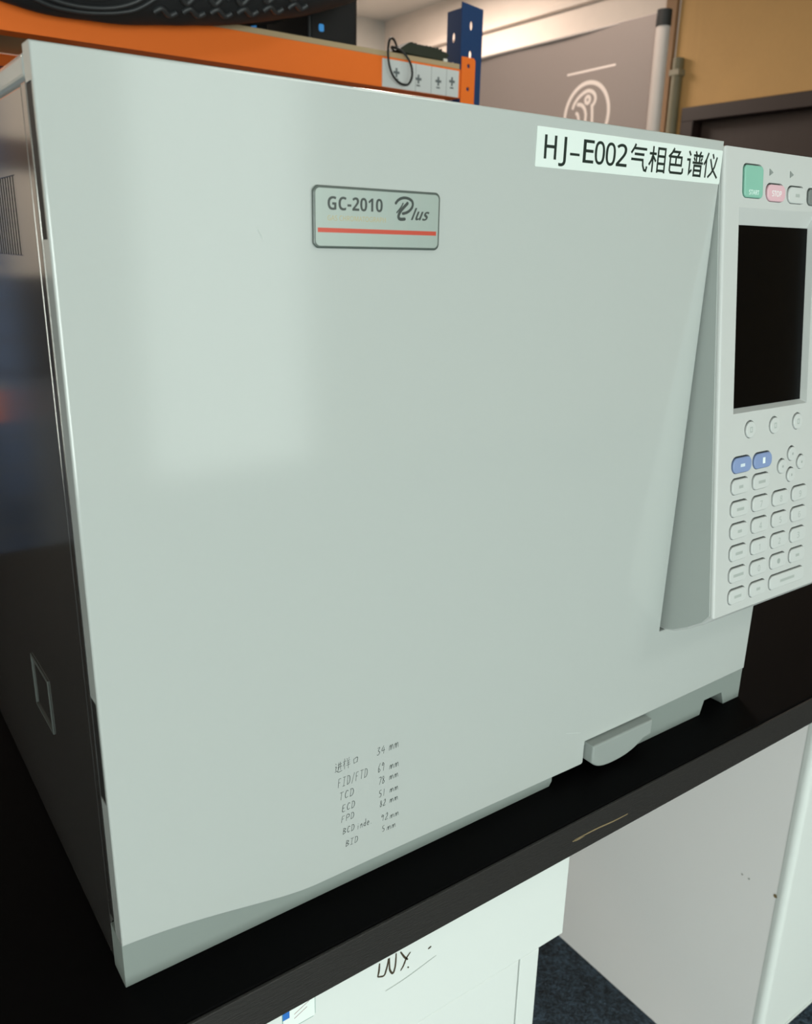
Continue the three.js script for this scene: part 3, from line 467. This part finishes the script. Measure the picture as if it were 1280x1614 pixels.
// ---------------------------------------------------------------- grey display banner and its pole
{
  const bx = 2.83, z0 = -3.16, z1 = -2.075, top = 1.255;
  const t = thing('display_banner', 'grey display banner with pale circular emblem on a white pole with black cap', 'banner', [bx, FLOOR, -2.6]);
  const o = (g) => g.translate(-bx, -FLOOR, 2.6);
  const map = canvasMap(1085, 2000, (c, w, h) => {
    c.fillStyle = '#8a7f7a'; c.fillRect(0, 0, w, h);
    const X = (z) => (z - z0) * 1000, Y = (y) => (top - y) * 1000; c.strokeStyle = '#d8cbc4'; c.lineCap = 'round';
    c.lineWidth = 9; c.beginPath(); c.moveTo(X(-2.547), Y(1.101)); c.lineTo(X(-2.273), Y(1.103)); c.stroke();
    c.lineWidth = 17; c.beginPath(); c.arc(X(-2.417), Y(0.925), 130, 0, 7); c.stroke();
    c.lineWidth = 15; c.beginPath(); c.moveTo(X(-2.5), Y(0.965)); c.bezierCurveTo(X(-2.49), Y(1.0), X(-2.43), Y(1.03), X(-2.405), Y(1.022)); c.bezierCurveTo(X(-2.36), Y(1.01), X(-2.36), Y(0.975), X(-2.385), Y(0.962)); c.bezierCurveTo(X(-2.38), Y(0.93), X(-2.375), Y(0.9), X(-2.38), Y(0.85)); c.stroke();
    c.beginPath(); c.arc(X(-2.414), Y(0.988), 13, 0, 7); c.stroke();
    c.beginPath(); c.moveTo(X(-2.47), Y(0.975)); c.quadraticCurveTo(X(-2.43), Y(0.975), X(-2.418), Y(0.93)); c.lineTo(X(-2.42), Y(0.85)); c.stroke();
    c.beginPath(); c.moveTo(X(-2.475), Y(0.94)); c.quadraticCurveTo(X(-2.455), Y(0.935), X(-2.455), Y(0.85)); c.stroke();
  });
  const cloth = new THREE.PlaneGeometry(z1 - z0, 2.0, 40, 30);
  { const p = cloth.attributes.position; for (let i = 0; i < p.count; i++) { const u = p.getX(i), v = p.getY(i); p.setZ(i, 0.006 * Math.sin(u * 3.1 + v * 0.7) + 0.004 * Math.sin(u * 7 - v * 2)); } cloth.computeVertexNormals(); }
  const back = cloth.clone(); back.translate(0, 0, -0.0015); { const id = back.index.array; for (let i = 0; i < id.length; i += 3) { const q = id[i]; id[i] = id[i + 2]; id[i + 2] = q; } back.computeVertexNormals(); }
  const sheet = merged([cloth, back]); sheet.rotateY(-Math.PI / 2).translate(bx, top - 1.0, (z0 + z1) / 2);
  obj('banner_cloth', o(sheet), std(0xffffff, 0.6, { map, sheen: 0.3 }), t, 'grey cloth with pale printed emblem');
  const cyl = (r, y0, y1, z) => new THREE.CylinderGeometry(r, r, y1 - y0, 20).translate(bx, (y0 + y1) / 2, z);
  const pz = -2.052;
  obj('pole', o(cyl(0.027, FLOOR + 0.02, 1.213, pz)), std(0xb8aea8, 0.4), t, 'white pole');
  obj('pole_cap', o(merged([cyl(0.029, 1.205, 1.262, pz)])), M.dark, t, 'black end cap');
  obj('top_rail', o(new THREE.CylinderGeometry(0.008, 0.008, z1 - z0 + 0.02, 10).rotateX(Math.PI / 2).translate(bx, top - 0.004, (z0 + z1) / 2)), std(0x9a918c, 0.5), t);
  obj('pole', o(cyl(0.02, FLOOR + 0.02, 1.2, z0 - 0.02)), std(0xb8aea8, 0.4), t, 'white pole');
  for (const z of [pz, z0 - 0.02]) obj('foot', o(box(bx - 0.2, bx + 0.2, FLOOR, FLOOR + 0.022, z - 0.05, z + 0.05, 0.008)), M.dark, t);
}
// grey conduit on the right wall
{
  const t = thing('wall_conduit', 'grey vertical conduit on the yellow wall right of the white banner pole', 'pipe', [X1 - 0.03, FLOOR, -3.68]);
  obj('pipe', new THREE.CylinderGeometry(0.035, 0.035, 2.36, 18).translate(0, 1.18, 0), std(0x6f6a52, 0.5), t);
  for (const y of [0.5, 1.4, 2.25]) obj('clip', box(-0.037, 0.03, y, y + 0.04, -0.042, 0.042, 0.006), std(0x827c66, 0.5), t);
}

scene.traverse((o) => { if (o.isMesh) { o.castShadow = true; o.receiveShadow = true; } });
renderer.render(scene, camera);
